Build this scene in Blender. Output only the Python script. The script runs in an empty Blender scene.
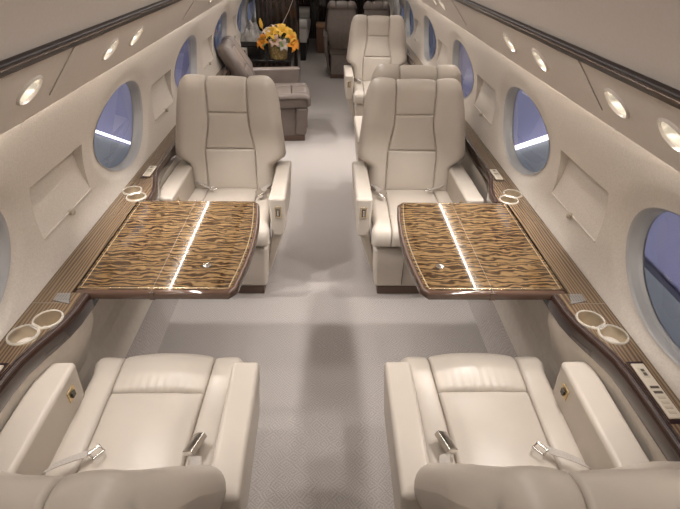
import bpy, bmesh, math, random
from mathutils import Vector, Matrix
random.seed(7)
SC = bpy.context.scene
COL = SC.collection
PI = math.pi

# ------------------------------------------------------------------ helpers
def link(o, parent=None):
    COL.objects.link(o)
    if parent is not None:
        o.parent = parent
    return o

def mesh_obj(name, verts, faces, mats, parent=None, smooth=True, fmat=None, wn=False):
    me = bpy.data.meshes.new(name)
    me.from_pydata([tuple(v) for v in verts], [], faces)
    if not isinstance(mats, (list, tuple)):
        mats = [mats]
    for m in mats:
        me.materials.append(m)
    bm = bmesh.new(); bm.from_mesh(me)
    bmesh.ops.recalc_face_normals(bm, faces=bm.faces)
    bm.to_mesh(me); bm.free()
    for i, p in enumerate(me.polygons):
        p.use_smooth = smooth
        if fmat:
            p.material_index = fmat[i]
    o = bpy.data.objects.new(name, me)
    if wn:
        w = o.modifiers.new('wn', 'WEIGHTED_NORMAL'); w.keep_sharp = True
    return link(o, parent)

class MB:
    """collects simple solids into one mesh"""
    def __init__(s):
        s.bm = bmesh.new()
    def hexa(s, c, r=0.0, seg=3):
        b = bmesh.new()
        vs = [b.verts.new(p) for p in c]      # 0-3 bottom ring, 4-7 top ring
        for f in ((3, 2, 1, 0), (4, 5, 6, 7), (0, 1, 5, 4), (1, 2, 6, 5), (2, 3, 7, 6), (3, 0, 4, 7)):
            b.faces.new([vs[i] for i in f])
        bmesh.ops.recalc_face_normals(b, faces=b.faces)
        if r > 0:
            bmesh.ops.bevel(b, geom=list(b.edges), offset=r, segments=seg, profile=.5, affect='EDGES', clamp_overlap=True)
        s._merge(b)
        return s
    def box(s, x0, x1, y0, y1, z0, z1, r=0.0, seg=3):
        x0, x1 = min(x0, x1), max(x0, x1)
        return s.hexa([(x0, y0, z0), (x1, y0, z0), (x1, y1, z0), (x0, y1, z0),
                       (x0, y0, z1), (x1, y0, z1), (x1, y1, z1), (x0, y1, z1)], r, seg)
    def lathe(s, prof, c=(0, 0, 0), n=28, rot=None, sx=1.0, sy=1.0):
        b = bmesh.new(); rings = []
        for (r, z) in prof:
            rings.append([b.verts.new((r*sx*math.cos(2*PI*k/n), r*sy*math.sin(2*PI*k/n), z)) for k in range(n)])
        for a, d in zip(rings, rings[1:]):
            for k in range(n):
                b.faces.new((a[k], a[(k+1) % n], d[(k+1) % n], d[k]))
        if prof[0][0] > 1e-6: pass
        bmesh.ops.remove_doubles(b, verts=b.verts, dist=1e-6)
        if rot is not None: bmesh.ops.transform(b, matrix=rot, verts=b.verts)
        bmesh.ops.translate(b, vec=c, verts=b.verts)
        s._merge(b); return s
    def tube(s, pts, r, n=8):
        b = bmesh.new(); rings = []
        pts = [Vector(p) for p in pts]
        for i, p in enumerate(pts):
            d = (pts[min(i+1, len(pts)-1)]-pts[max(i-1, 0)]).normalized()
            u = d.orthogonal().normalized() if i == 0 else (u - d*u.dot(d)).normalized()
            w = d.cross(u)
            rr = r[i] if isinstance(r, (list, tuple)) else r
            rings.append([b.verts.new(p+rr*(math.cos(2*PI*k/n)*u+math.sin(2*PI*k/n)*w)) for k in range(n)])
        for a, d in zip(rings, rings[1:]):
            for k in range(n):
                b.faces.new((a[k], a[(k+1) % n], d[(k+1) % n], d[k]))
        b.faces.new(rings[0][::-1]); b.faces.new(rings[-1])
        s._merge(b); return s
    def prism(s, poly, z0, z1, r=0.0, seg=2):
        b = bmesh.new()
        lo = [b.verts.new((x, y, z0)) for x, y in poly]; hi = [b.verts.new((x, y, z1)) for x, y in poly]
        n = len(poly)
        b.faces.new(lo[::-1]); top = b.faces.new(hi)
        for k in range(n):
            b.faces.new((lo[k], lo[(k+1) % n], hi[(k+1) % n], hi[k]))
        bmesh.ops.recalc_face_normals(b, faces=b.faces)
        if r > 0:
            es = [e for e in b.edges if abs(e.verts[0].co.z-e.verts[1].co.z) < 1e-6]
            bmesh.ops.bevel(b, geom=es, offset=r, segments=seg, profile=.5, affect='EDGES', clamp_overlap=True)
        s._merge(b); return s
    def ribbon(s, pts, width_dir, w, t):
        """flat strap following pts"""
        b = bmesh.new(); W = Vector(width_dir).normalized()*w/2; rings = []
        pts = [Vector(p) for p in pts]
        for i, p in enumerate(pts):
            d = (pts[min(i+1, len(pts)-1)]-pts[max(i-1, 0)]).normalized()
            nn = d.cross(W).normalized()*t/2
            rings.append([b.verts.new(q) for q in (p-W-nn, p+W-nn, p+W+nn, p-W+nn)])
        for a, d in zip(rings, rings[1:]):
            for k in range(4):
                b.faces.new((a[k], a[(k+1) % 4], d[(k+1) % 4], d[k]))
        b.faces.new(rings[0][::-1]); b.faces.new(rings[-1])
        s._merge(b); return s
    def _merge(s, b):
        me = bpy.data.meshes.new('tmp'); b.to_mesh(me); b.free()
        s.bm.from_mesh(me); bpy.data.meshes.remove(me)
    def build(s, name, mat, parent=None, smooth=True, wn=True, M=None):
        if M is not None: bmesh.ops.transform(s.bm, matrix=M, verts=s.bm.verts)
        bmesh.ops.recalc_face_normals(s.bm, faces=s.bm.faces)
        me = bpy.data.meshes.new(name); s.bm.to_mesh(me); s.bm.free()
        me.materials.append(mat)
        for p in me.polygons: p.use_smooth = smooth
        o = bpy.data.objects.new(name, me)
        if smooth:
            # sharp edges on hard corners, then area-weighted normals
            bm = bmesh.new(); bm.from_mesh(me)
            for e in bm.edges:
                e.smooth = not (len(e.link_faces) == 2 and e.calc_face_angle(0) > math.radians(50))
            bm.to_mesh(me); bm.free()
            if wn:
                w = o.modifiers.new('wn', 'WEIGHTED_NORMAL'); w.keep_sharp = True
        return link(o, parent)

def empty(name, loc, rz=0):
    o = bpy.data.objects.new(name, None); o.empty_display_size = .1
    o.location = loc; o.rotation_euler = (0, 0, rz)
    return link(o)

def tag(o, label=None, cat=None, group=None, kind=None):
    if label: o['label'] = label
    if cat: o['category'] = cat
    if group: o['group'] = group
    if kind: o['kind'] = kind
    return o

def struct(o):
    o['kind'] = 'structure'; return o

# ------------------------------------------------------------------ materials
def nodes(name):
    m = bpy.data.materials.new(name); m.use_nodes = True
    nt = m.node_tree; b = nt.nodes['Principled BSDF']
    return m, nt, b
def N(nt, t, **kw):
    n = nt.nodes.new(t)
    for k, v in kw.items():
        if k in n.inputs: n.inputs[k].default_value = v
        else: setattr(n, k, v)
    return n
def simple(name, col, rough=.5, metal=0.0, spec=.5, coat=0.0, emit=None, estr=0.0):
    m, nt, b = nodes(name)
    b.inputs['Base Color'].default_value = (*col, 1); b.inputs['Roughness'].default_value = rough
    b.inputs['Metallic'].default_value = metal; b.inputs['Specular IOR Level'].default_value = spec
    b.inputs['Coat Weight'].default_value = coat; b.inputs['Coat Roughness'].default_value = .04
    if emit:
        b.inputs['Emission Color'].default_value = (*emit, 1); b.inputs['Emission Strength'].default_value = estr
    return m
def grained(name, c0, c1, scale, rough, bump, bscale=None, detail=3, spec=.4, coord='Object', dist=.002):
    m, nt, b = nodes(name)
    tc = N(nt, 'ShaderNodeTexCoord')
    nz = N(nt, 'ShaderNodeTexNoise', Scale=scale, Detail=detail)
    nt.links.new(tc.outputs[coord], nz.inputs['Vector'])
    cr = N(nt, 'ShaderNodeValToRGB')
    cr.color_ramp.elements[0].color = (*c0, 1); cr.color_ramp.elements[1].color = (*c1, 1)
    cr.color_ramp.elements[0].position = .3; cr.color_ramp.elements[1].position = .7
    nt.links.new(nz.outputs['Fac'], cr.inputs['Fac']); nt.links.new(cr.outputs['Color'], b.inputs['Base Color'])
    n2 = N(nt, 'ShaderNodeTexNoise', Scale=bscale or scale, Detail=2)
    nt.links.new(tc.outputs[coord], n2.inputs['Vector'])
    bp = N(nt, 'ShaderNodeBump', Strength=bump, Distance=dist)
    nt.links.new(n2.outputs['Fac'], bp.inputs['Height']); nt.links.new(bp.outputs['Normal'], b.inputs['Normal'])
    b.inputs['Roughness'].default_value = rough; b.inputs['Specular IOR Level'].default_value = spec
    return m
def wood(name, dark, light, axis, scale, rough=.07, stretch=.3, distortion=7.0, coat=.6, pos=(.3, .75), dscale=.55):
    """striped veneer; stripes vary along `axis`"""
    m, nt, b = nodes(name)
    g = N(nt, 'ShaderNodeNewGeometry'); mp = N(nt, 'ShaderNodeMapping')
    nt.links.new(g.outputs['Position'], mp.inputs['Vector'])
    sc = [stretch, stretch, stretch]; sc[axis] = 1.0
    mp.inputs['Scale'].default_value = sc
    w = N(nt, 'ShaderNodeTexWave', Scale=scale, Distortion=distortion, Detail=2.0)
    w.inputs['Detail Scale'].default_value = dscale; w.inputs['Detail Roughness'].default_value = .55
    w.bands_direction = 'XYZ'[axis]
    nt.links.new(mp.outputs['Vector'], w.inputs['Vector'])
    mp2 = N(nt, 'ShaderNodeMapping'); nt.links.new(g.outputs['Position'], mp2.inputs['Vector'])
    s2 = [14, 14, 14]; s2[axis] = 260; mp2.inputs['Scale'].default_value = s2
    nz = N(nt, 'ShaderNodeTexNoise', Scale=1.0, Detail=4); nt.links.new(mp2.outputs['Vector'], nz.inputs['Vector'])
    ad = N(nt, 'ShaderNodeMath', operation='MULTIPLY_ADD')
    nt.links.new(nz.outputs['Fac'], ad.inputs[0]); ad.inputs[1].default_value = .55
    sb = N(nt, 'ShaderNodeMath', operation='MULTIPLY_ADD'); nt.links.new(w.outputs['Fac'], sb.inputs[0])
    sb.inputs[1].default_value = .75; sb.inputs[2].default_value = -.14
    nt.links.new(sb.outputs[0], ad.inputs[2])
    cr = N(nt, 'ShaderNodeValToRGB')
    cr.color_ramp.elements[0].color = (*dark, 1); cr.color_ramp.elements[1].color = (*light, 1)
    cr.color_ramp.elements[0].position = pos[0]; cr.color_ramp.elements[1].position = pos[1]
    nt.links.new(ad.outputs[0], cr.inputs['Fac']); nt.links.new(cr.outputs['Color'], b.inputs['Base Color'])
    b.inputs['Roughness'].default_value = rough; b.inputs['Coat Weight'].default_value = coat
    b.inputs['Coat Roughness'].default_value = .03
    return m

CREAM = grained('cream_leather', (.475, .42, .36), (.51, .452, .388), 6, .36, .14, 420, dist=.0012)
CREAMD = grained('cream_leather_side', (.48, .415, .345), (.52, .45, .375), 6, .5, .14, 420, dist=.0012)
TAUPE = grained('taupe_leather', (.14, .113, .098), (.17, .138, .12), 8, .36, .14, 420, dist=.0012)
BROWN = grained('brown_back_cloth', (.20, .165, .145), (.23, .19, .165), 30, .8, .2, 300)
WALLM = grained('sidewall_cloth', (.54, .49, .435), (.62, .565, .50), 160, .85, .35, 230, dist=.002)
PLAST = grained('overhead_plastic', (.60, .54, .48), (.62, .56, .50), 60, .55, .06, 300)
CEILM = grained('ceiling_cloth', (.52, .465, .415), (.54, .485, .435), 120, .8, .2, 260)
LOWER = grained('lower_panel', (.55, .50, .435), (.60, .545, .475), 40, .6, .12, 300)
TABLEW = wood('zebra_veneer', (.036, .019, .009), (.165, .102, .046), 1, 14.5, stretch=.46, distortion=10, dscale=2.0, pos=(.22, .80))
LEDGEW = wood('ledge_veneer', (.085, .055, .034), (.185, .125, .072), 0, 27.0, stretch=.10, distortion=9.0, rough=.16, coat=.4)
DARKW = simple('dark_gloss_wood', (.030, .014, .010), .12, coat=.5)
TRIMW = simple('table_edge_wood', (.085, .048, .033), .1, coat=.7)
RAILW = simple('rail_wood', (.028, .018, .016), .4, spec=.3)
BRASS = simple('pale_brass', (.85, .70, .48), .25, .9)
GOLD = simple('gold', (.62, .47, .26), .3, 1.0)
CHROME = simple('chrome', (.78, .76, .74), .16, 1.0)
STRAP = grained('belt_webbing', (.36, .325, .29), (.42, .38, .34), 200, .7, .3, 600)
BONE = simple('bone_plastic', (.45, .39, .31), .4)
BONEB = simple('button_plastic', (.38, .33, .26), .4)
SLOT = simple('slot_dark', (.05, .04, .03), .5)
CUP = simple('cup_well_shaded', (.55, .47, .36), .3, .7)  # well metal darkened, the shade of the recess put into its colour
CUPRIM = simple('cup_rim', (.82, .76, .66), .25, .6)
SEAM = simple('seam_dark', (.16, .12, .09), .7)
BASEW = simple('base_trim', (.10, .062, .045), .4)
LAMPE = simple('lamp_lens', (1, 1, 1), .3, emit=(1, .95, .86), estr=9)
BOWL = simple('lamp_bowl', (.82, .78, .70), .22, .6)
STRIPE = simple('light_strip', (1, 1, 1), .3, emit=(1, .935, .865), estr=34)
TUBE = simple('tube_light', (1, 1, 1), .3, emit=(.95, .94, 1), estr=2.2)
FRAME = simple('window_frame_grey', (.38, .375, .37), .35)
DARKCAB = wood('dark_veneer', (.012, .008, .007), (.040, .026, .021), 0, 5.0, stretch=.25, distortion=12.0, rough=.2)
BLACK = simple('black_gloss', (.015, .013, .013), .25)
GREYC = grained('grey_cloth', (.22, .21, .20), (.42, .40, .38), 14, .7, .4, 60, dist=.02)
HWALL = simple('hangar_violet', (.36, .345, .50), .6)
HGREY = simple('hangar_grey', (.27, .28, .28), .6)

def carpet():
    m, nt, b = nodes('carpet')
    g = N(nt, 'ShaderNodeNewGeometry')
    sep = N(nt, 'ShaderNodeSeparateXYZ'); nt.links.new(g.outputs['Position'], sep.inputs[0])
    def mth(op, a, bb=None, c=None):
        n = N(nt, 'ShaderNodeMath', operation=op)
        for i, q in enumerate((a, bb, c)):
            if q is None: continue
            if isinstance(q, (int, float)): n.inputs[i].default_value = q
            else: nt.links.new(q, n.inputs[i])
        return n.outputs[0]
    # woven basket: diagonal ribs that flip direction from block to block
    k = 34.0
    bx = mth('FLOOR', mth('MULTIPLY', sep.outputs['X'], k)); by = mth('FLOOR', mth('MULTIPLY', sep.outputs['Y'], k))
    par = mth('MODULO', mth('ABSOLUTE', mth('ADD', bx, by)), 2.0)
    nzw = N(nt, 'ShaderNodeTexNoise', Scale=9.0, Detail=2); nt.links.new(g.outputs['Position'], nzw.inputs['Vector'])
    wob = mth('MULTIPLY', nzw.outputs['Fac'], 26.0)
    dp = mth('SINE', mth('ADD', mth('MULTIPLY', mth('ADD', sep.outputs['X'], sep.outputs['Y']), 420.0), wob))
    dm = mth('SINE', mth('ADD', mth('MULTIPLY', mth('SUBTRACT', sep.outputs['X'], sep.outputs['Y']), 420.0), wob))
    mix = mth('ADD', mth('MULTIPLY', dp, par), mth('MULTIPLY', dm, mth('SUBTRACT', 1.0, par)))
    nz = N(nt, 'ShaderNodeTexNoise', Scale=260.0, Detail=3); nt.links.new(g.outputs['Position'], nz.inputs['Vector'])
    h = mth('MULTIPLY_ADD', nz.outputs['Fac'], .75, mth('MULTIPLY_ADD', mix, .11, .12))
    cr = N(nt, 'ShaderNodeValToRGB')
    cr.color_ramp.elements[0].color = (.28, .252, .234, 1); cr.color_ramp.elements[1].color = (.50, .455, .425, 1)
    cr.color_ramp.elements[0].position = .25; cr.color_ramp.elements[1].position = .78
    nt.links.new(h, cr.inputs['Fac']); nt.links.new(cr.outputs['Color'], b.inputs['Base Color'])
    bp = N(nt, 'ShaderNodeBump', Strength=.5, Distance=.003); nt.links.new(h, bp.inputs['Height'])
    nt.links.new(bp.outputs['Normal'], b.inputs['Normal'])
    b.inputs['Roughness'].default_value = .95; b.inputs['Specular IOR Level'].default_value = .1
    return m
CARPET = carpet()

def glass():
    m = bpy.data.materials.new('window_glass'); m.use_nodes = True; nt = m.node_tree; nt.nodes.clear()
    out = N(nt, 'ShaderNodeOutputMaterial'); mx = N(nt, 'ShaderNodeMixShader')
    tr = N(nt, 'ShaderNodeBsdfTransparent'); tr.inputs[0].default_value = (.93, .94, .96, 1)
    gl = N(nt, 'ShaderNodeBsdfGlossy', Roughness=.02); fr = N(nt, 'ShaderNodeFresnel', IOR=1.45)
    nt.links.new(fr.outputs[0], mx.inputs[0]); nt.links.new(tr.outputs[0], mx.inputs[1]); nt.links.new(gl.outputs[0], mx.inputs[2])
    nt.links.new(mx.outputs[0], out.inputs[0]); return m
GLASS = glass()

# ------------------------------------------------------------------ cabin shell
Y0, Y1 = -1.1, 10.6
PROF = [(.955, .70), (.978, .80), (.983, .90), (.968, 1.0), (.937, 1.1), (.898, 1.2), (.852, 1.29)]
def wx(z):
    if z <= PROF[0][1]: return PROF[0][0]
    for i, ((a, b), (c, d)) in enumerate(zip(PROF, PROF[1:])):
        if z <= d:
            p0 = PROF[max(i-1, 0)]; p3 = PROF[min(i+2, len(PROF)-1)]
            t = (z-b)/(d-b)
            m1 = (c-p0[0])/2 if i > 0 else (c-a); m2 = (p3[0]-a)/2 if i+2 < len(PROF) else (c-a)
            t2, t3 = t*t, t*t*t
            return (2*t3-3*t2+1)*a+(t3-2*t2+t)*m1+(-2*t3+3*t2)*c+(t3-t2)*m2
    return PROF[-1][0]
def wall_pt(side, y, z, d=0.0):
    e = .004
    tx, tz = wx(z+e)-wx(z-e), 2*e
    L = math.hypot(tx, tz); nx, nz = tz/L, -tx/L
    return (side*(wx(z)+nx*d), y, z+nz*d)
WZ, WA, WB = .938, .312, .186     # window centre height and half axes
WS = {1: [1.0+1.31*k for k in range(6)], -1: [1.0+1.31*k for k in range(6)]}
CELL = .40
def smooth(t):
    t = max(0, min(1, t)); return t*t*(3-2*t)
ZT, ZB = 1.29, .68
def build_wall(side):
    V, F = [], []
    def grid(ya, yb, za, zb, ny, nz, disp=lambda y, z: 0):
        base = len(V)
        for i in range(ny+1):
            for j in range(nz+1):
                y = ya+(yb-ya)*i/ny; z = za+(zb-za)*j/nz
                V.append(wall_pt(side, y, z, disp(y, z)))
        for i in range(ny):
            for j in range(nz):
                a = base+i*(nz+1)+j; F.append((a, a+1, a+nz+2, a+nz+1))
    edges = [Y0]
    for yc in WS[side]: edges += [yc-CELL, yc+CELL]
    edges.append(Y1)
    NA, NR = 96, 14
    for yc in WS[side]:
        base = len(V)
        angs = [2*PI*k/NA for k in range(NA)]
        for ir in range(NR+1):
            t = ir/NR
            for a in angs:
                ey, ez = WA*math.cos(a), WB*math.sin(a)
                # ray to the cell's border
                hz = (ZT-WZ) if ez > 0 else (WZ-ZB)
                s = min(CELL/abs(ey) if abs(ey) > 1e-9 else 9e9, hz/abs(ez) if abs(ez) > 1e-9 else 9e9)
                k = 1+(s-1)*t**1.5
                upper = .045 if math.sin(a) > 0 else .0
                fl = 1.26+.18*max(0, math.sin(a))
                d = (.012)*smooth((fl-k)/(fl-1.03)) if k < fl else 0
                V.append(wall_pt(side, yc+ey*k, WZ+ez*k, d))
        for ir in range(NR):
            for k in range(NA):
                k2 = (k+1) % NA
                F.append((base+ir*NA+k, base+ir*NA+k2, base+(ir+1)*NA+k2, base+(ir+1)*NA+k))
        # corners of the cell that the rays skip
        last = base+NR*NA
        for sy in (-1, 1):
            for sz in (-1, 1):
                cy, cz = yc+sy*CELL, (ZT if sz > 0 else ZB)
                best = min(range(NA), key=lambda k: (V[last+k][1]-cy)**2+(V[last+k][2]-cz)**2)
                ci = len(V); V.append(wall_pt(side, cy, cz))
                for q in (-1, 0):
                    F.append((ci, last+(best+q) % NA, last+(best+q+1) % NA))
    # stretches between windows, with the recessed pocket
    spans = list(zip(edges[0::2], edges[1::2]))
    PZ0, PZ1 = .815, 1.012
    for n, (ya, yb) in enumerate(spans):
        mid = (ya+yb)/2
        if n == 0 or n == len(spans)-1:
            grid(ya, yb, ZB, ZT, 6, 24); continue
        pa, pb = mid-.20, mid+.20
        grid(ya, pa, ZB, ZT, 3, 24); grid(pb, yb, ZB, ZT, 3, 24)
        grid(pa, pb, ZB, PZ0, 2, 6); grid(pa, pb, PZ1, ZT, 2, 12)
    o = mesh_obj('wall_left' if side < 0 else 'wall_right', V, F, WALLM)
    struct(o)
    # pocket doors sunk in the wall: the top edge lies deep, the bottom edge stands proud as a lip
    for n, (ya, yb) in enumerate(spans[1:-1]):
        mid = (ya+yb)/2; pa, pb = mid-.2, mid+.2
        if mid > 6: continue
        V2, F2 = [], []
        nz = 8
        dep = lambda z: .046*((z-PZ0)/(PZ1-PZ0))
        for j in range(nz+1):
            z = PZ0+(PZ1-PZ0)*j/nz
            d = dep(z)
            V2 += [wall_pt(side, pa, z, -.0002), wall_pt(side, pa+.0005, z, d), wall_pt(side, pb-.0005, z, d), wall_pt(side, pb, z, -.0002)]
        for j in range(nz):
            for i in range(3):
                a = j*4+i; F2.append((a, a+1, a+5, a+4))
        a = nz*4; V2 += [wall_pt(side, pa, PZ1, -.0002), wall_pt(side, pb, PZ1, -.0002)]
        F2.append((a+1, a+2, len(V2)-1, len(V2)-2))
        F2 = F2
        which = {(-1, 0): 'beige sidewall pocket between the two nearest left windows',
                 (-1, 1): 'beige sidewall pocket beyond the second left window, beside the far left cream seat',
                 (1, 0): 'beige sidewall pocket between the two nearest right windows',
                 (1, 1): 'beige sidewall pocket beyond the second right window, beside the far right cream seat'}.get(
                     (side, n), 'beige sidewall pocket on the %s wall, %s pocket from the front' % ('left' if side < 0 else 'right', ('third', 'fourth', 'fifth')[n-2]))
        root = empty('wall_pocket', (side*.98, mid, .815))
        def shift(vs): return [(v[0]-side*.98, v[1]-mid, v[2]-.815) for v in vs]
        mesh_obj('panel', shift(V2), F2, WALLM, root, smooth=False)
        lipv = MB(); p = wall_pt(side, mid, PZ0, 0)
        lipv.box(p[0]-side*.98-.004, p[0]-side*.98+.004, -.2, .2, -.004, .004, .002)
        lipv.build('lip', WALLM, root)
        kb = MB(); kb.lathe([(0, 0), (.011, 0), (.012, .003), (.009, .008), (.013, .014), (.010, .018), (0, .019)], n=16,
                            rot=Matrix.Rotation(-side*PI/2, 4, 'Y'))
        kb.build('knob', BONE, root, M=Matrix.Translation((p[0]-side*.98, 0, .0)))
        tag(root, which, 'wall pocket', 'sidewall pockets between the windows')
    # windows
    for n, yc in enumerate(WS[side]):
        rings = [(1.03, .008), (1.0, .012), (.99, .016), (.975, .028), (.965, .031), (.960, .040), (.945, .042), (.940, .052), (.93, .053)]
        V3, F3 = [], []
        NA2 = 72
        for (k, d) in rings:
            for a in range(NA2):
                t = 2*PI*a/NA2
                V3.append(wall_pt(side, yc+WA*k*math.cos(t), WZ+WB*k*math.sin(t), d))
        for r in range(len(rings)-1):
            for a in range(NA2):
                b2 = (a+1) % NA2
                F3.append((r*NA2+a, r*NA2+b2, (r+1)*NA2+b2, (r+1)*NA2+a))
        num = n*2+(1 if side < 0 else 2)
        w = struct(mesh_obj('window_%d' % num, V3, F3, FRAME))
        V4 = [wall_pt(side, yc+WA*.942*math.cos(2*PI*a/NA2), WZ+WB*.942*math.sin(2*PI*a/NA2), .049) for a in range(NA2)]
        mesh_obj('window_pane', V4, [tuple(range(NA2))], GLASS, w, smooth=False)
for s in (-1, 1): build_wall(s)

# floor, toe strips, lower panels
def strip(name, path, mat, y0=Y0, y1=Y1, smooth=False, n=1):
    V, F = [], []
    for i in range(n+1):
        y = y0+(y1-y0)*i/n
        for (x, z) in path: V.append((x, y, z))
    k = len(path)
    for i in range(n):
        for j in range(k-1):
            F.append((i*k+j, i*k+j+1, (i+1)*k+j+1, (i+1)*k+j))
    return mesh_obj(name, V, F, mat, smooth=smooth)
fb = MB(); fb.box(-.86, .86, Y0, Y1, -.03, 0); struct(fb.build('floor', CARPET, smooth=False))
for s, nm in ((-1, 'left'), (1, 'right')):
    struct(strip('baseboard_'+nm, [(s*.816, -.01), (s*.818, .0), (s*.822, .012), (s*.868, .17)], CARPET))
    struct(strip('trim_%d' % (1 if s < 0 else 2), [(s*.868, .165), (s*.864, .18), (s*.872, .36), (s*.886, .40), (s*.892, .66), (s*.96, .665)], LOWER))
# overhead service panels (lamp holes cut in), rails and ceiling
PA, PB = Vector((.654, 0, 1.483)), Vector((.818, 0, 1.282))      # rail edge, lower edge
PL = (PB-PA).length; PD = (PB-PA)/PL; PN = Vector((-PD.z*-1, 0, PD.x))  # face direction and its normal
PN = Vector((PD.z, 0, -PD.x)); PN = PN if PN.z < 0 else -PN             # points down into the cabin
LT = .131                                                          # lamp distance from the rail edge
def psu_pt(side, y, t, d=0.0):
    p = PA+PD*t+PN*d
    return (side*p.x, y, p.z)
LAMPS = {-1: [.98, 1.245, 1.78, 2.045, 3.55, 3.83, 4.7, 4.95], 1: [.965, 1.205, 1.725, 2.05, 3.40, 3.68, 4.6, 4.85]}
LR = .036
def build_psu(side):
    V, F = [], []; NA = 40; hw = .075
    ys = LAMPS[side]; edges = [Y0]
    for y in ys: edges += [y-hw, y+hw]
    edges.append(Y1)
    for ya, yb in zip(edges[0::2], edges[1::2]):
        b = len(V); V += [psu_pt(side, ya, 0), psu_pt(side, yb, 0), psu_pt(side, yb, PL), psu_pt(side, ya, PL)]; F.append((b, b+1, b+2, b+3))
    for y in ys:
        base = len(V)
        for k in range(NA):
            a = 2*PI*k/NA; V.append(psu_pt(side, y+LR*1.25*math.cos(a), LT+LR*math.sin(a)))
        for k in range(NA):
            a = 2*PI*k/NA; c, s = math.cos(a), math.sin(a)
            m = min(hw/abs(c) if abs(c) > 1e-9 else 9e9, ((PL-LT) if s > 0 else LT)/abs(s) if abs(s) > 1e-9 else 9e9)
            V.append(psu_pt(side, y+m*c, LT+m*s))
        for k in range(NA):
            F.append((base+k, base+(k+1) % NA, base+NA+(k+1) % NA, base+NA+k))
        for sy in (-1, 1):
            for t in (0, PL):
                p = psu_pt(side, y+sy*hw, t); ci = len(V); V.append(p)
                best = min(range(NA), key=lambda k: (Vector(V[base+NA+k])-Vector(p)).length)
                for q in (-1, 0): F.append((ci, base+NA+(best+q) % NA, base+NA+(best+q+1) % NA))
    # rounded lower lip turning up behind the face
    lip = [(.818, 1.282), (.8225, 1.2795), (.827, 1.2815), (.828, 1.288), (.827, 1.31), (.835, 1.40)]
    b = len(V)
    for (x, z) in lip: V += [(side*x, Y0, z), (side*x, Y1, z)]
    for i in range(len(lip)-1): F.append((b+2*i, b+2*i+1, b+2*i+3, b+2*i+2))
    struct(mesh_obj('trim_%d' % (3 if side < 0 else 4), V, F, PLAST, smooth=False))
    # top of the sidewall behind the lip
    struct(strip('trim_%d' % (5 if side < 0 else 6), [(side*.852, 1.288), (side*.868, 1.31), (side*.86, 1.42), (side*.66, 1.52)], PLAST))
    # dark wood rail along the top edge of the panel
    r = MB()
    def q(t, d): p = PA+PD*t+PN*d; return (side*p.x, p.z)
    a0, a1, a2, a3 = q(-.026, .002), q(.010, .002), q(.010, .016), q(-.026, .016)
    r.hexa([(a0[0], Y0, a0[1]), (a1[0], Y0, a1[1]), (a1[0], Y1, a1[1]), (a0[0], Y1, a0[1]),
            (a3[0], Y0, a3[1]), (a2[0], Y0, a2[1]), (a2[0], Y1, a2[1]), (a3[0], Y1, a3[1])], .004, 2)
    rail = r.build('handrail', RAILW, smooth=False)
    sd = 'left' if side < 0 else 'right'
    tag(rail, 'long dark wooden rail along the top of the %s overhead panel' % sd, 'rail', 'dark overhead rails')
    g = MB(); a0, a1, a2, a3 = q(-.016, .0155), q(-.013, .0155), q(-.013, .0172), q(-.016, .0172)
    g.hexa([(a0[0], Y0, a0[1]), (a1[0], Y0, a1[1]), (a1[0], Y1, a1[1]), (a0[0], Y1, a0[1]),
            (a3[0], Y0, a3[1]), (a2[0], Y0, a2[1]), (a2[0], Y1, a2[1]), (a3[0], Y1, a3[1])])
    g.build('highlight_bead', simple('rail_highlight', (.22, .16, .13), .2, coat=.5), rail, smooth=False)  # paler bead put in as the highlight line along the dark rail
    # lamps
    for i, y in enumerate(ys):
        root = empty('reading_lamp', psu_pt(side, y, LT))
        X = Vector((0, 1, 0)); Y = Vector((side*PD.x, 0, PD.z)); Z = X.cross(Y)
        nrm = Vector((side*PN.x, 0, PN.z))
        if Z.dot(nrm) < 0: X = -X; Z = X.cross(Y)
        M = Matrix((X, Y, Z)).transposed().to_4x4()
        bz = MB(); bz.lathe([(LR*1.0, -.004), (LR*1.04, .003), (LR*1.10, .005), (LR*1.2, .004), (LR*1.26, .0)], n=40, sx=1.25); bz.build('bezel', PLAST, root, M=M)
        bw = MB(); bw.lathe([(LR*1.0, -.003), (LR*.96, -.012), (LR*.85, -.024), (LR*.6, -.034), (0, -.038)], n=40, sx=1.25); bw.build('bowl', BOWL, root, M=M)
        ln = MB(); ln.lathe([(0, -.028), (LR*.50, -.026), (LR*.54, -.03), (LR*.50, -.036)], n=28, c=(0, .004, 0), sx=1.1); ln.build('lens', LAMPE, root, M=M)
        sd = 'left' if side < 0 else 'right'
        if side < 0:
            lb = ['oval lamp in left overhead panel, nearer the camera than the largest glowing one',
                  'largest glowing oval lamp in left overhead panel, nearest the camera',
                  'glowing oval lamp in left overhead panel, second from the camera, past the panel seam',
                  'glowing oval lamp in left overhead panel, third from the camera'][:4]
        else:
            lb = ['dimly seen oval lamp at right frame edge, nearest lamp in right overhead panel',
                  'large glowing oval lamp in right overhead panel, second from the camera',
                  'glowing oval lamp in right overhead panel, third from the camera, beyond the panel seam',
                  'glowing oval lamp in right overhead panel, fourth from the camera'][:4]
        lb += ['small lamp far down the %s overhead panel, %s one past the front seats' % (sd, w) for w in ('first', 'second', 'third', 'fourth')]
        tag(root, lb[i], 'lamp', 'overhead reading lamps')
        if i < 8:
            L = bpy.data.lights.new('reading_spot', 'SPOT'); L.energy = (12 if i < 2 else 32) if i < 4 else 20; L.spot_size = math.radians(86); L.spot_blend = .55
            L.shadow_soft_size = .03; L.color = (1, .955, .925)
            lo = bpy.data.objects.new('reading_spot', L); link(lo)
            p = Vector(psu_pt(side, y, LT, .012)); lo.location = p
            tgt = Vector((side*.30, y+.05, .0)); lo.rotation_euler = (tgt-p).to_track_quat('-Z', 'Y').to_euler()
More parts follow.
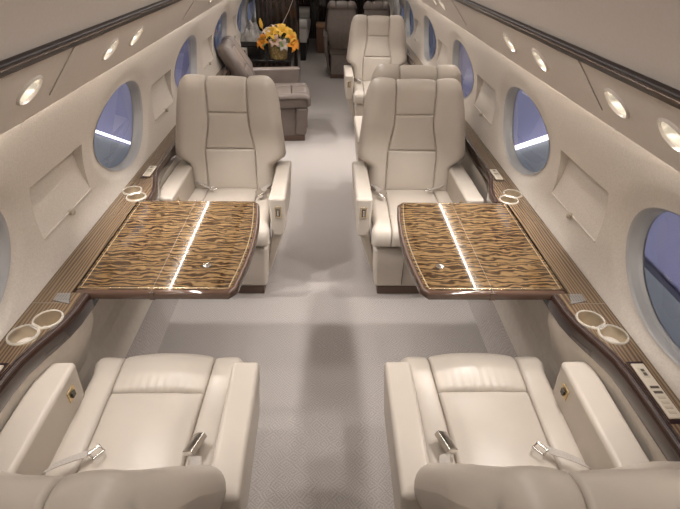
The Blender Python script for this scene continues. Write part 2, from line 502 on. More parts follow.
    # oxygen mask doors: thin flush panels
    for i, yc in enumerate([1.43 if side > 0 else 1.50, 3.0, 4.3]):
        d = MB()
        ya, yb, ta, tb = yc-.10, yc+.10, .03, .20
        c = [psu_pt(side, ya, ta, .0005), psu_pt(side, yb, ta, .0005), psu_pt(side, yb, tb, .0005), psu_pt(side, ya, tb, .0005),
             psu_pt(side, ya, ta, .004), psu_pt(side, yb, ta, .004), psu_pt(side, yb, tb, .004), psu_pt(side, ya, tb, .004)]
        d.hexa(c, .0012, 1); o = d.build('oxygen_mask_door', PLAST)
        tag(o, 'flush %s panel in the %s overhead panel, %s' % ('beige', sd, ('between the two nearest lamp pairs', 'beside the far front cream seat', 'farthest along')[i]), 'panel door', 'oxygen mask doors')
    # light strip tucked under the lower lip, washing the sidewall
    st = MB(); st.box(side*.833, side*.8385, Y0+.1, 9.5, 1.284, 1.290, .002, 1)
    o = st.build('light_strip', STRIPE)
    tag(o, 'thin glowing light strip under the lower edge of the %s overhead panel' % sd, 'light strip', 'sidewall light strips')
for s in (-1, 1): build_psu(s)
cp = [(.640, 1.497), (.636, 1.51), (.585, 1.60), (.50, 1.70), (.40, 1.78), (.30, 1.83), (.16, 1.86)]
struct(strip('ceiling', [(-x, z) for x, z in cp]+[(x, z) for x, z in cp[::-1]], CEILM, smooth=True))
# near and far end walls
bw = MB(); bw.box(-1.0, 1.0, Y0-.04, Y0, -.03, 1.9); struct(bw.build('wall_front', PLAST, smooth=False))
bw = MB(); bw.box(-1.0, 1.0, Y1, Y1+.04, -.03, 1.9); struct(bw.build('wall_back', DARKCAB, smooth=False))

# unseen ceiling fill: two long warm area lights added for soft general light
for s in (-1, 1):
    L = bpy.data.lights.new('ceiling_fill', 'AREA'); L.shape = 'RECTANGLE'; L.size = .10; L.size_y = 8.0; L.energy = 17; L.color = (1, .95, .905)
    lo = link(bpy.data.objects.new('ceiling_fill', L)); lo.location = (s*.12, 3.6, 1.845); lo.rotation_euler = (0, 0, 0)

# ------------------------------------------------------------------ hangar seen through the windows
hf = MB(); hf.box(-14, 14, -8, 20, -2.3, -2.2); struct(hf.build('ground', HGREY, smooth=False))
for s, nm in ((-1, 'left'), (1, 'right')):
    h = MB(); h.box(s*3.4, s*3.5, -6, 16, -2.2, 4.5); struct(h.build('wall_hangar_'+nm, HWALL, smooth=False))
    h = MB(); bp = [(-6, -2.2), (-6, -1.05), (5.4, -1.05), (6.5, -.56), (8.2, -1.48), (16, -1.5), (16, -2.2)]
    h.prism([(y, z) for y, z in bp], 0, .08, 0); bmesh.ops.transform(h.bm, matrix=Matrix(((0, 0, s, s*3.30), (1, 0, 0, 0), (0, 1, 0, 0), (0, 0, 0, 1))), verts=h.bm.verts); struct(h.build('trim_%d' % (7 if s < 0 else 8), HGREY, smooth=False))
    t = MB(); t.tube([(s*3.26, 6.5, -.52), (s*3.26, 8.2, -1.43)], .022 if s < 0 else .04, 10)
    o = t.build('tube_light', TUBE); tag(o, 'white tube light outside, seen through the second window on the %s' % nm, 'light', 'hangar tube lights')
    L = bpy.data.lights.new('hangar_fill', 'AREA'); L.shape = 'RECTANGLE'; L.size = 16; L.size_y = .8; L.energy = 95; L.color = (.86, .88, 1)  # unseen area light added below the windows to light the hangar wall
    lo = link(bpy.data.objects.new('hangar_fill', L)); lo.location = (s*1.7, 5, -1.3)
    lo.rotation_euler = (Vector((s*3.4, 5, .2))-Vector((s*1.7, 5, -1.3))).to_track_quat('-Z', 'Y').to_euler()

# ------------------------------------------------------------------ side ledges, cup holders, switch panels
def inner_edge(s):
    near = [(Y0, .872), (.80, .872), (.93, .870), (.99, .864), (1.05, .848), (1.10, .830), (1.15, .815), (1.21, .804), (1.296, .801)]
    mid = [(1.30, .850), (1.99, .850)]
    ye = 5.5 if s < 0 else 6.2
    far = [(1.994, .806), (2.07, .808), (2.13, .818), (2.19, .835), (2.25, .853), (2.32, .866), (2.42, .872), (ye, .872)]
    return near+mid+far
CUPS = [(.902, 1.092), (.862, 1.162), (.908, 2.078), (.868, 2.012)]
for s, sd in ((-1, 'left'), (1, 'right')):
    e = inner_edge(s)
    poly = [(s*x, y) for y, x in e]+[(s*.955, e[-1][0]), (s*.955, Y0)]
    root = empty('side_ledge', (0, 0, .70))
    bm = bmesh.new(); loops = [poly]
    for (px, py) in CUPS: loops.append([(s*px+.0395*math.cos(2*PI*k/40), py+.0395*math.sin(2*PI*k/40)) for k in range(40)])
    es = []
    for lp in loops:
        vs = [bm.verts.new((x, y, 0)) for x, y in lp]
        es += [bm.edges.new((vs[k], vs[(k+1) % len(vs)])) for k in range(len(vs))]
    bmesh.ops.triangle_fill(bm, edges=es, use_beauty=True, use_dissolve=False, normal=(0, 0, 1))
    ext = bmesh.ops.extrude_face_region(bm, geom=list(bm.faces), use_keep_orig=True)
    bmesh.ops.translate(bm, vec=(0, 0, -.035), verts=[g for g in ext['geom'] if isinstance(g, bmesh.types.BMVert)])
    m = MB(); m._merge(bm); m.build('ledge_top', LEDGEW, root, smooth=False)
    # dark gloss nosing following the inner edge
    def nose(pts):
        V, F = [], []
        prof = [(-.006, -.066), (-.012, -.058), (-.013, -.02), (-.010, -.006), (-.003, .001), (.010, .0015), (.012, -.002)]
        for y, x in pts:
            for dx, dz in prof: V.append((s*(x+dx), y, dz))
        k = len(prof)
        for i in range(len(pts)-1):
            for j in range(k-1): F.append((i*k+j, i*k+j+1, (i+1)*k+j+1, (i+1)*k+j))
        return V, F
    for grp in (e[:9], e[11:]):
        V, F = nose(grp); mesh_obj('nosing', V, F, DARKW, root)
    tag(root, 'long striped wooden ledge with dark nosing along the %s sidewall under the windows' % sd, 'ledge', 'side ledges')
    # inner faces below the ledge where it bulges toward the table
    for nm2, grp in (('apron', e[:9]), ('apron', e[11:])):
        V, F = [], []
        for y, x in grp: V += [(s*(x-.002), y, -.06), (s*max(x+.004, .80), y, -.12), (s*.888, y, -.33)]
        k = 3
        for i in range(len(grp)-1):
            for j in range(2): F.append((i*k+j, i*k+j+1, (i+1)*k+j+1, (i+1)*k+j))
        mesh_obj(nm2, V, F, LOWER, root)
    # thin joint line across the ledge and a perforated plate by the table's corner
    for yy, far_ in ((1.245, False), (2.045, True)):
        j = MB(); j.box(s*.83, s*.953, yy-.0015, yy+.0015, -.001, .0006); 
        if not far_: j.build('joint_line', SEAM, root, smooth=False)
    pl = empty('perforated_plate', (s*.862, 1.275, .7005))
    q = MB(); q.hexa([(-s*.030, -.035, 0), (s*.030, -.018, 0), (s*.030, .02, 0), (-s*.012, .02, 0), (-s*.030, -.035, .002), (s*.030, -.018, .002), (s*.030, .02, .002), (-s*.012, .02, .002)], 0)
    q.build('plate', simple('plate_grey', (.17, .155, .14), .7), pl, smooth=False)
    hh = MB()
    for ix in range(6):
        for iy in range(5):
            hx, hy = -s*.022+s*ix*.009, -.016+iy*.0075
            hh.box(hx-.0015, hx+.0015, hy-.0015, hy+.0015, .0018, .0026)
    hh.build('perforations', SLOT, pl, smooth=False)
    tag(pl, 'small grey perforated plate on the %s ledge at the near outer table corner' % sd, 'plate', 'perforated plates')
    # cup holders
    for pts, where in ((CUPS[:2], 'near'), (CUPS[2:], 'far')):
        cx, cy = (pts[0][0]+pts[1][0])/2, (pts[0][1]+pts[1][1])/2
        r = empty('cup_holder', (s*cx, cy, .7))
        for (px, py) in pts:
            lx, ly = s*(px-cx), py-cy
            c = MB(); c.lathe([(.0445, .0005), (.044, .003), (.041, .0045), (.0385, .004), (.0375, .001), (.036, -.045), (.034, -.050), (.012, -.0505), (0, -.0505)], c=(lx, ly, 0), n=36)
            cw_ = c.build('cup_well', CUP, r)
            c = MB(); c.lathe([(.0455, .0003), (.0455, .0035), (.043, .0062), (.0395, .0055), (.0385, .003)], c=(lx, ly, 0), n=40); c.build('rim', CUPRIM, cw_)
        w = MB(); w.box(-.008, .008, -.020, .020, .0, .0035, .0015, 1); ang = math.atan2(pts[1][1]-pts[0][1], s*(pts[1][0]-pts[0][0]))
        w.build('bridge', CUPRIM, r, M=Matrix.Rotation(ang, 4, 'Z'))
        tag(r, 'pale gold double cup holder on the %s ledge at the %s end of the table' % (sd, where), 'cup holder', 'double cup holders')
    # switch panels
    for y0, y1, xc, where in ((.775, .965, .905, 'near'), (2.235, 2.36, .892, 'far')):
        yc = (y0+y1)/2; hl = (y1-y0)/2
        r = empty('switch_panel', (s*xc, yc, .7))
        b = MB(); b.box(-.024, .024, -hl-.012, hl+.012, .0, .003, .001, 1); b.build('bezel', DARKW, r)
        b = MB(); b.box(-.019, .019, -hl, hl, .002, .0085, .006, 3); b.build('plate', BONE, r)
        for k in range(2):
            q = MB(); q.box(-.012, .012, -.012+k*.018-.004, -.012+k*.018+.004, .0082, .0094); q.build('slot', SLOT, r, smooth=False)
        for k in range(4):
            q = MB(); yy = -hl*.82+k*hl*.17; q.box(-.011, .009, yy-.0045, yy+.0045, .008, .0105, .001, 1); q.build('button', BONEB, r)
        q = MB(); q.box(-.012, .010, hl*.42, hl*.80, .008, .0105, .0015, 1); q.build('jack_cover', BONEB, r)
        q = MB(); q.box(-.006, .004, hl*.48, hl*.60, .0104, .011); q.box(-.006, .004, hl*.64, hl*.74, .0104, .011); q.build('display', SLOT, r, smooth=False)
        tag(r, 'bone coloured switch panel in the %s ledge beside the %s seat' % (sd, where), 'switch panel', 'ledge switch panels')

# ------------------------------------------------------------------ tables
def table(s):
    sd = 'left' if s < 0 else 'right'
    root = empty('folding_table', (0, 0, 0))
    yn, yf = 1.302, 1.992; xo = .846
    def xin(y):
        t = (y-yn)/(yf-yn); return (.308 if s < 0 else .344)-.000-.034*math.sin(PI*(t*.92+.02))
    # rounded inboard corners
    pts = []
    n = 24
    rc = .022
    for i in range(n+1):
        y = yn+(yf-yn)*i/n
        x = xin(y)
        dd = min(y-yn, yf-y)
        if dd < rc: x += rc-math.sqrt(max(0, rc*rc-(rc-dd)**2))
        pts.append((x, y))
    outline = [(s*x, y) for x, y in pts]+[(s*xo, yf), (s*xo, yn)]
    # edge trim: bullnose ring
    e = MB(); e.prism(outline, .664, .699, .012, 4); e.build('edge_trim', TRIMW, root)
    def inset(d):
        q = [(x+d, min(max(y, yn+d), yf-d)) for x, y in pts]
        return [(s*x, y) for x, y in q]+[(s*(xo-.004), yf-d), (s*(xo-.004), yn+d)]
    t = MB(); t.prism(inset(.017), .690, .7005, .0); t.build('table_top', TABLEW, root, smooth=False)
    zi0, zi1 = .7000, .7011
    # inlays
    q = MB(); w = .0022
    ip = [(x+.027, y) for x, y in pts if yn+.026 < y < yf-.022]
    for (xa, ya), (xb, yb) in zip(ip, ip[1:]):
        q.hexa([(s*(xa-w), ya, zi0), (s*(xa+w), ya, zi0), (s*(xb+w), yb, zi0), (s*(xb-w), yb, zi0),
                (s*(xa-w), ya, zi1), (s*(xa+w), ya, zi1), (s*(xb+w), yb, zi1), (s*(xb-w), yb, zi1)])
    q.build('inlay', BRASS, root, smooth=False)
    q = MB(); q.box(s*.8295, s*.8335, yn+.022, yf-.018, zi0, zi1); q.build('inlay', BRASS, root, smooth=False)
    q = MB(); q.box(s*(ip[0][0]), s*.833, yn+.022, yn+.0255, zi0, zi1); q.build('inlay', BRASS, root, smooth=False)
    q = MB(); q.box(s*(ip[-1][0]), s*.833, yf-.021, yf-.018, zi0, zi1); q.build('inlay', BRASS, root, smooth=False)
    # folding joint
    q = MB(); q.box(s*.5865, s*.5885, yn+.002, yf-.002, .698, .7013); q.build('fold_joint', SEAM, root, smooth=False)
    for yy in (yn-.0005,):
        q = MB(); q.box(s*.578, s*.597, yy-.002, yy+.006, .668, .700, .001, 1); q.build('hinge', TRIMW, root)
    # latch button
    q = MB(); q.lathe([(0, .7035), (.010, .7035), (.0125, .7025), (.0145, .7025), (.0155, .7007)], c=(s*.432, 1.463, 0), n=24); q.build('latch_button', CHROME, root)
    # slide arm that carries the table from the sidewall
    q = MB(); q.box(s*.40, s*.87, 1.50, 1.80, .640, .663, .004, 2); q.box(s*.845, s*.885, 1.33, 1.96, .56, .655, .006, 2); q.build('slide_frame', BLACK, root)
    tag(root, 'glossy striped wooden folding table on the %s, between the facing cream seats' % sd, 'table', 'folding club tables')
for s in (-1, 1): table(s)

# ------------------------------------------------------------------ seats
def samples(a, b, ra, rb, n):
    """coordinates from a to b, dense over the rounded ends"""
    out = []
    L = b-a
    ra = min(ra, L*.45); rb = min(rb, L*.45)
    k = 6
    out += [a+ra*(1-math.cos(i*PI/2/k)) for i in range(k)]
    out += [a+ra+(L-ra-rb)*i/n for i in range(n)]
    out += [b-rb*(1-math.cos((k-i)*PI/2/k)) for i in range(k+1)]
    return out
def qdrop(d, r):
    if d >= r or r <= 0: return 0
    return r-math.sqrt(max(0, r*r-(r-d)**2))
def pad(name, mat, parent, base, lo, hi, s0, s1, r=(.012, .012, .012, .012), puff=.01, n=(10, 16), pucker=0, seed=1):
    """a stitched cushion: base(x,s)->(point,normal); lo/hi give its x limits at s; r = left,right,start,end edge radii"""
    rnd = random.Random(seed)
    S = samples(s0, s1, r[2], r[3], n[1])
    U = samples(0, 1, r[0]/.3, r[1]/.3, n[0])
    V, F = [], []
    ph = [rnd.uniform(0, 6.28) for _ in range(6)]
    for s in S:
        a, b = lo(s), hi(s); W = b-a
        X = samples(a, b, r[0], r[1], n[0])
        for x in X:
            d = max(qdrop(x-a, r[0]), 0)+qdrop(b-x, r[1])
            d2 = qdrop(s-s0, r[2])+qdrop(s1-s, r[3])
            p, nn = base(x, s)
            tx, ts = (x-a)/W, (s-s0)/(s1-s0)
            h = puff*(max(0, math.sin(PI*tx))*max(0, math.sin(PI*ts)))**.55
            if pucker:
                f = math.exp(-min(s-s0, 9)/.035) if pucker > 0 else math.exp(-(s1-s)/.035)
                h += abs(pucker)*f*(math.sin(x*230+ph[0])+.8*math.sin(x*390+ph[1]))*math.sin(PI*tx)
            h -= max(d, d2) if (d == 0 or d2 == 0) else min(d+d2, max(r)*1.15)
            q = Vector(p)+Vector(nn)*h
            V.append(q)
    k = len(X)
    for i in range(len(S)-1):
        for j in range(k-1):
            F.append((i*k+j, i*k+j+1, (i+1)*k+j+1, (i+1)*k+j))
    return mesh_obj(name, V, F, mat, parent)

def seat(loc, rz, recline, inb, mat, label, cat='seat', group=None, shellmat=None, name='club_seat', arm_top=.598, belts=True, latch=True, top=.618, width=1.0, arms=(1, 1), rear=.48, armf=-.415, bdy=0, taper=.022):
    """local frame: seat looks along -Y, cushion meets back at y=0; inb = sign of x of the aisle side"""
    root = empty(name, loc, rz)
    tag(root, label, cat, group)
    shellmat = shellmat or mat
    # --- back path in (h, depth): depth>0 to the rear
    R = .058; h0 = top-R
    c, sn = math.cos(recline), math.sin(recline)
    def path(s):
        """s along the front, over the top, down the rear -> local (h, d), normal (nh, nd)"""
        if s <= h0: return (s, 0), (0, -1)
        a = (s-h0)/R
        if a <= PI: return (h0+R*math.sin(a), R-R*math.cos(a)), (math.sin(a), -math.cos(a))
        return (h0-(a-PI)*R, 2*R), (0, 1)
    STOP = h0+PI*R; SEND = STOP+rear
    def half(h):
        base = (.326-.036*smooth((h-.10)/.42)-.080*smooth((.205-h)/.075))*width
        return base-taper*width*smooth((h-(top-.15-taper))/(.15+taper))
    bow = lambda x, h: -.030*(abs(x)/.3)**2.4*(1-smooth((h-.36)/.2)) - .012*math.exp(-((h-.18)/.14)**2)
    def world(x, h, d): # tilt about hip
        z = .455+h*c-d*sn; y = .01+h*sn+d*c
        return Vector((x, y, z))
    def wn(nh, nd): return Vector((0, nh*sn+nd*c, nh*c-nd*sn))
    def bbase(x, s):
        (h, d), (nh, nd) = path(s)
        return world(x, h, d+bow(x, h)), wn(nh, nd)
    def shalf(s): return half(path(s)[0][0])
    seam = lambda s: (.145-.033*smooth((path(s)[0][0]-.19)/.22))*width if s <= h0 else .112*width
    # shell: the solid body of the back
    V, F = [], []
    SS = [i*STOP*1.0/26 for i in range(27)]
    prof = []
    for s in SS:
        (h, d), (nh, nd) = path(s); prof.append((h-nh*.012, d-nd*.012))
    prof += [(h0*.5, 2*R-.012+.0), (-.03, 2*R+.0), (-.03, .012)]
    def hb(h): return half(max(h, 0))-.02
    xs = [-1, -.96, -.85, -.5, 0, .5, .85, .96, 1]
    for (h, d) in prof:
        for t in xs:
            rr = .030*max(0, (abs(t)-.85)/.15)**2
            dd = R+(d-R)*(1-(.35*max(0, (abs(t)-.85)/.15)**2))
            V.append(world(t*hb(h), h, dd+bow(t*hb(h), max(h, 0))))
    k = len(xs)
    for i in range(len(prof)):
        i2 = (i+1) % len(prof)
        for j in range(k-1): F.append((i*k+j, i*k+j+1, i2*k+j+1, i2*k+j))
    F.append(tuple(i*k for i in range(len(prof)))); F.append(tuple(i*k+k-1 for i in range(len(prof)))[::-1])
    back = mesh_obj('backrest', V, F, shellmat, root)
    z1, z2 = .235, .435
    e = .0008
    pad('lumbar_pad', mat, back, bbase, lambda s: -seam(s)+e, lambda s: seam(s)-e, -.01, z1, puff=.012)
    pad('back_pad', mat, back, bbase, lambda s: -seam(s)+e, lambda s: seam(s)-e, z1+e, z2, puff=.010)
    pad('head_pad', mat, back, bbase, lambda s: -seam(s)+e, lambda s: seam(s)-e, z2+e, SEND, puff=.008, n=(10, 40))
    bd = lambda sg: (lambda s: (seam(s)+e if sg > 0 else -shalf(s)), lambda s: (shalf(s) if sg > 0 else -seam(s)-e))
    def bolster(sg):
        big = R
        if sg > 0: lo, hi, r = (lambda s: seam(s)+e), (lambda s: shalf(s)), (.012, big, .012, .012)
        else: lo, hi, r = (lambda s: -shalf(s)), (lambda s: -seam(s)-e), (big, .012, .012, .012)
        pad('side_bolster', mat, back, bbase, lo, hi, -.01, SEND, r=r, puff=.012, n=(8, 52))
    bolster(1); bolster(-1)
    # --- cushion
    CF, CR = .445, .055
    def cbase(x, s):
        if s <= CF:
            return Vector((x, -s, .448+.012*(s/CF))), Vector((0, 0, 1))
        a = (s-CF)/CR
        if a <= PI/2: return Vector((x, -CF-CR*math.sin(a), .460-CR+CR*math.cos(a))), Vector((0, -math.sin(a), math.cos(a)))
        return Vector((x, -CF-CR, .460-CR-(s-CF-CR*PI/2))), Vector((0, -1, 0))
    CEND = CF+CR*PI/2+.05
    cw = lambda s: (.248+.012*smooth((s-.40)/.06))*width
    cc = lambda s: (.148+.010*smooth((s-.1)/.4))*width
    cs = MB(); cs.hexa([(-.236*width, -CF-.03, .335), (.236*width, -CF-.03, .335), (.236*width, .06, .32), (-.236*width, .06, .32),
                        (-.236*width, -CF-.03, .435), (.236*width, -CF-.03, .435), (.236*width, .06, .425), (-.236*width, .06, .425)], .02, 3)
    cu = cs.build('seat_cushion', mat, root)
    sp = .322
    pad('center_pad', mat, cu, cbase, lambda s: -cc(s)+e, lambda s: cc(s)-e, -.02, sp-e, puff=.014, r=(.012, .012, .012, .014), pucker=-.0012)
    pad('front_pad', mat, cu, cbase, lambda s: -cc(s)+e, lambda s: cc(s)-e, sp+e, CEND, puff=.020, r=(.012, .012, .018, .014), n=(36, 26), pucker=.0034)
    pad('cushion_bolster', mat, cu, cbase, lambda s: cc(s)+e, lambda s: cw(s), -.02, CEND, r=(.012, .03, .012, .016), puff=.008, n=(8, 26))
    pad('cushion_bolster', mat, cu, cbase, lambda s: -cw(s), lambda s: -cc(s)-e, -.02, CEND, r=(.03, .012, .012, .016), puff=.008, n=(8, 26))
    # --- leg rest and base
    lr = MB(); lr.hexa([(-.225*width, -.455, .06), (.225*width, -.455, .06), (.225*width, -.34, .06), (-.225*width, -.34, .06),
                        (-.245*width, -.478, .335), (.245*width, -.478, .335), (.245*width, -.36, .335), (-.245*width, -.36, .335)], .022, 4)
    lg = lr.build('leg_rest', mat, root)
    for sx in (-1, 1):
        q = MB(); q.box(sx*.0755, sx*.0735, -.4745, -.44, .09, .31); q.build('seam', SEAM, lg, smooth=False)
    bs = MB(); bs.box(-.20*width, .20*width, -.36, .05, .03, .33, .02, 3); bs.build('pedestal', shellmat, root)
    bt = MB(); bt.box(-.205*width, .205*width, -.44, .07, 0, .058, .004, 1); bt.build('base_trim', BASEW, root)
    # --- arms
    for sg, on in ((-1, arms[0]), (1, arms[1])):
        if not on: continue
        ins = sg == inb
        xi, xo = .262*width, (.346 if ins else .326)*width
        if not ins: xi = .230*width
        yF, yB = armf, .12
        a = MB()
        a.hexa([(sg*xi, yF+.015, .36), (sg*(xo-.016), yF+.015, .36), (sg*(xo-.016), yB, .34), (sg*xi, yB, .34),
                (sg*(xi-.004), yF, arm_top), (sg*xo, yF, arm_top), (sg*xo, yB, arm_top-.01), (sg*(xi-.004), yB, arm_top-.01)], .016, 4)
        arm = a.build('armrest', mat, root)
        # stitched edge of the arm's top pad
        w = MB(); zz = arm_top-.045
        q = MB()
        if ins:
            if latch:
                xm = sg*(xi+xo)/2
                q.box(xm-.017, xm+.017, yF+.0005, yF+.012, arm_top-.115, arm_top-.050, .002, 1); q.build('latch_plate', BRASS, arm)
                q = MB(); q.box(xm-.010, xm+.010, yF-.003, yF+.004, arm_top-.105, arm_top-.060, .001, 1); q.build('latch_recess', SLOT, arm)
                q = MB(); q.box(xm-.005, xm+.005, yF-.009, yF-.002, arm_top-.100, arm_top-.066, .002, 2); q.build('latch_lever', CHROME, arm)
        elif latch:
            xm = sg*(xi-.003)
            q.box(xm-.004, xm+.004, yF+.055, yF+.095, arm_top-.085, arm_top-.045, .0015, 1); q.build('latch_plate', GOLD, arm)
            q = MB(); q.box(xm-sg*.0075-.003, xm-sg*.0075+.003, yF+.066, yF+.084, arm_top-.075, arm_top-.055, .0015, 2); q.build('latch_lever', SLOT, arm)
        # padded skirt joining arm and base on the aisle side
        sk = MB(); sk.hexa([(sg*.205*width, -.33, .08), (sg*.235*width, -.33, .08), (sg*.235*width, .08, .08), (sg*.205*width, .08, .08),
                            (sg*.262*width, armf+.035, .37), (sg*(.322)*width, armf+.035, .37), (sg*(.322)*width, .10, .37), (sg*.262*width, .10, .37)], .01, 2)
        sk.build('side_skirt', mat, root)
    # --- belt halves lying on the cushion
    if belts:
        for sg in (-1, 1):
            x0 = sg*.225*width
            if sg == inb:
                st = MB(); B = Matrix.Translation((0, bdy, 0)); P = [(x0, .015, .478), (x0-sg*.018, -.03, .486), (x0-sg*.030, -.07, .490), (x0-sg*.038, -.10, .488)]
                st.ribbon(P, (1, .25*sg, .0), .034, .003); b = st.build('seat_belt', STRAP, root, wn=False, M=Matrix.Translation((0, bdy, 0)))
                bk = MB(); bk.box(-.020, .020, -.035, .035, 0, .020, .004, 2)
                bk.build('buckle', CHROME, b, M=B @ Matrix.Translation((x0-sg*.044, -.135, .481)) @ Matrix.Rotation(sg*.35, 4, 'Z') @ Matrix.Rotation(-sg*.55, 4, 'Y'))
            else:
                st = MB(); P = [(x0, .015, .482), (x0-sg*.025, -.012, .494), (x0-sg*.055, -.035, .490), (x0-sg*.085, -.052, .486), (x0-sg*.112, -.066, .482)]
                st.ribbon(P, (-.48*sg, -.85, -.05*sg), .036, .003); b = st.build('seat_belt', STRAP, root, wn=False, M=Matrix.Translation((0, bdy-.05 if bdy else 0, 0)))
                bk = MB(); bk.box(-.019, .019, -.004, .004, 0, .006, .002, 1); bk.box(-.019, .019, .022, .028, 0, .006, .002, 1)
                bk.box(-.019, -.014, -.004, .028, 0, .006, .002, 1); bk.box(.014, .019, -.004, .028, 0, .006, .002, 1)
                bk.build('buckle', CHROME, b, M=Matrix.Translation((0, bdy-.05 if bdy else 0, 0)) @ Matrix.Translation((x0-sg*.118, -.075, .481)) @ Matrix.Rotation(sg*.9, 4, 'Z'))
    return root

G1 = 'cream club seats'
seat((-.548, 2.63, 0), 0, math.radians(8), 1, CREAM, 'cream leather seat beyond the left table, facing the camera', group=G1)
seat((.508, 2.63, 0), 0, math.radians(8), -1, CREAM, 'cream leather seat beyond the right table, facing the camera', group=G1)
seat((-.546, .762, 0), PI, math.radians(29), -1, CREAM, 'reclined cream leather seat nearest the camera on the left, seen from behind', group=G1, armf=-.325, bdy=.035, taper=.05)
seat((.536, .762, 0), PI, math.radians(29), 1, CREAM, 'reclined cream leather seat nearest the camera on the right, seen from behind', group=G1, armf=-.325, bdy=.035, taper=.05)
seat((.56, 3.20, 0), PI, math.radians(9), 1, CREAM, 'cream leather seat back to back with the far right table seat', group=G1, latch=False, top=.64)
seat((.535, 5.28, 0), 0, math.radians(8), -1, CREAM, 'far cream leather seat facing the camera in the right row', group=G1)
seat((-.66, 4.86, 0), PI/2+.08, math.radians(27), -1, TAUPE, 'taupe leather seat turned toward the aisle, in front of the flower pot', arm_top=.605, latch=False, belts=False, top=.52, arms=(0, 1))
G2 = 'brown double seats'
seat((.215, 7.36, 0), PI, math.radians(4), 1, TAUPE, 'brown backed seat jutting into the aisle behind the far cream seat', group=G2, shellmat=BROWN, latch=False, belts=False, top=.56, width=.73, rear=.03)
seat((.685, 7.36, 0), PI, math.radians(4), -1, TAUPE, 'brown backed seat by the right wall, hidden behind the far cream seat', group=G2, shellmat=BROWN, latch=False, belts=False, top=.56, width=.66, rear=.03)

# ------------------------------------------------------------------ aft furniture
r = empty('low_cabinet', (-.68, 6.06, 0))
b = MB(); b.box(-.28, .28, -.42, .42, 0, .55, .006, 1); b.build('body', DARKCAB, r)
b = MB(); b.box(-.29, .30, -.44, .43, .55, .575, .006, 2); b.build('cabinet_top', BLACK, r)
b = MB(); b.box(.275, .290, -.38, -.01, .06, .52, .004, 1); d = b.build('door', DARKCAB, r)
b = MB(); b.box(.289, .298, -.04, -.02, .30, .40, .002, 1); b.build('handle', CHROME, d)
b = MB(); b.box(.275, .290, .01, .38, .06, .52, .004, 1); d = b.build('door', DARKCAB, r)
b = MB(); b.box(.289, .298, .02, .04, .30, .40, .002, 1); b.build('handle', CHROME, d)
tag(r, 'low dark cabinet behind the taupe seat, under the flower pot', 'cabinet')
r = empty('dark_case', (-.86, 6.0, .575))
b = MB(); b.box(-.10, .12, -.16, .25, 0, .10, .006, 2); b.build('body', BLACK, r)
b = MB(); b.box(-.102, .122, -.162, .252, .102, .15, .006, 2); b.build('lid', simple('case_lid', (.03, .026, .024), .35), r)
tag(r, 'black case on the low cabinet beside the left window', 'case')
# crumpled grey blanket on the case
V, F = [], []
n, m = 22, 16
for i in range(n+1):
    for j in range(m+1):
        u, v = i/n, j/m
        ez = min(1, 5*min(u, 1-u), 5*min(v, 1-v))
        V.append((-.11+.24*u, -.15+.38*v, ez*(.07+.09*u*(1-u)*4*(.6+.4*math.sin(9*v+4*u))+.018*math.sin(23*u+7*v)+.015*math.sin(31*v-9*u))))
for i in range(n):
    for j in range(m):
        a = i*(m+1)+j; F.append((a, a+1, a+m+2, a+m+1))
V2 = [(x, y, 0) for x, y, z in V]; k = len(V)
F2 = [tuple(q+k for q in f[::-1]) for f in F]
bl = mesh_obj('blanket', V+V2, F+F2, GREYC); bl.location = (-.86, 6.0, .7255)
tag(bl, 'crumpled silver grey blanket lying on the black case', 'blanket')

# pot of flowers
YELW = simple('petal_orange', (.85, .33, .03), .5); YEL2 = simple('petal_yellow', (.86, .52, .06), .5); PINK = simple('petal_pale', (.72, .50, .42), .5); WHITEP = simple('petal_white', (.7, .62, .56), .5)
LEAF = simple('leaf_green', (.12, .17, .04), .5)
def basket():
    m, nt, b = nodes('gold_weave'); tc = N(nt, 'ShaderNodeTexCoord')
    v = N(nt, 'ShaderNodeTexVoronoi', Scale=42.0); nt.links.new(tc.outputs['Object'], v.inputs['Vector'])
    cr = N(nt, 'ShaderNodeValToRGB'); cr.color_ramp.elements[0].color = (.62, .48, .22, 1); cr.color_ramp.elements[1].color = (.26, .17, .06, 1)
    cr.color_ramp.elements[1].position = .7
    nt.links.new(v.outputs['Distance'], cr.inputs['Fac']); nt.links.new(cr.outputs['Color'], b.inputs['Base Color'])
    bp = N(nt, 'ShaderNodeBump', Strength=.6, Distance=.006); bp.invert = True; nt.links.new(v.outputs['Distance'], bp.inputs['Height']); nt.links.new(bp.outputs['Normal'], b.inputs['Normal'])
    b.inputs['Roughness'].default_value = .35; return m
FX, FY, FZ = -.53, 5.74, .5755
pot = MB(); pot.lathe([(0, 0), (.088, 0), (.094, .006), (.112, .16), (.116, .17), (.110, .174), (.104, .16), (.098, .13), (0, .13)], n=36)
vase = empty('flower_pot', (FX, FY, FZ)); pot.build('pot', basket(), vase); 
tag(vase, 'round gold woven flower pot on the low cabinet behind the taupe seat', 'flower pot')
rnd = random.Random(3)
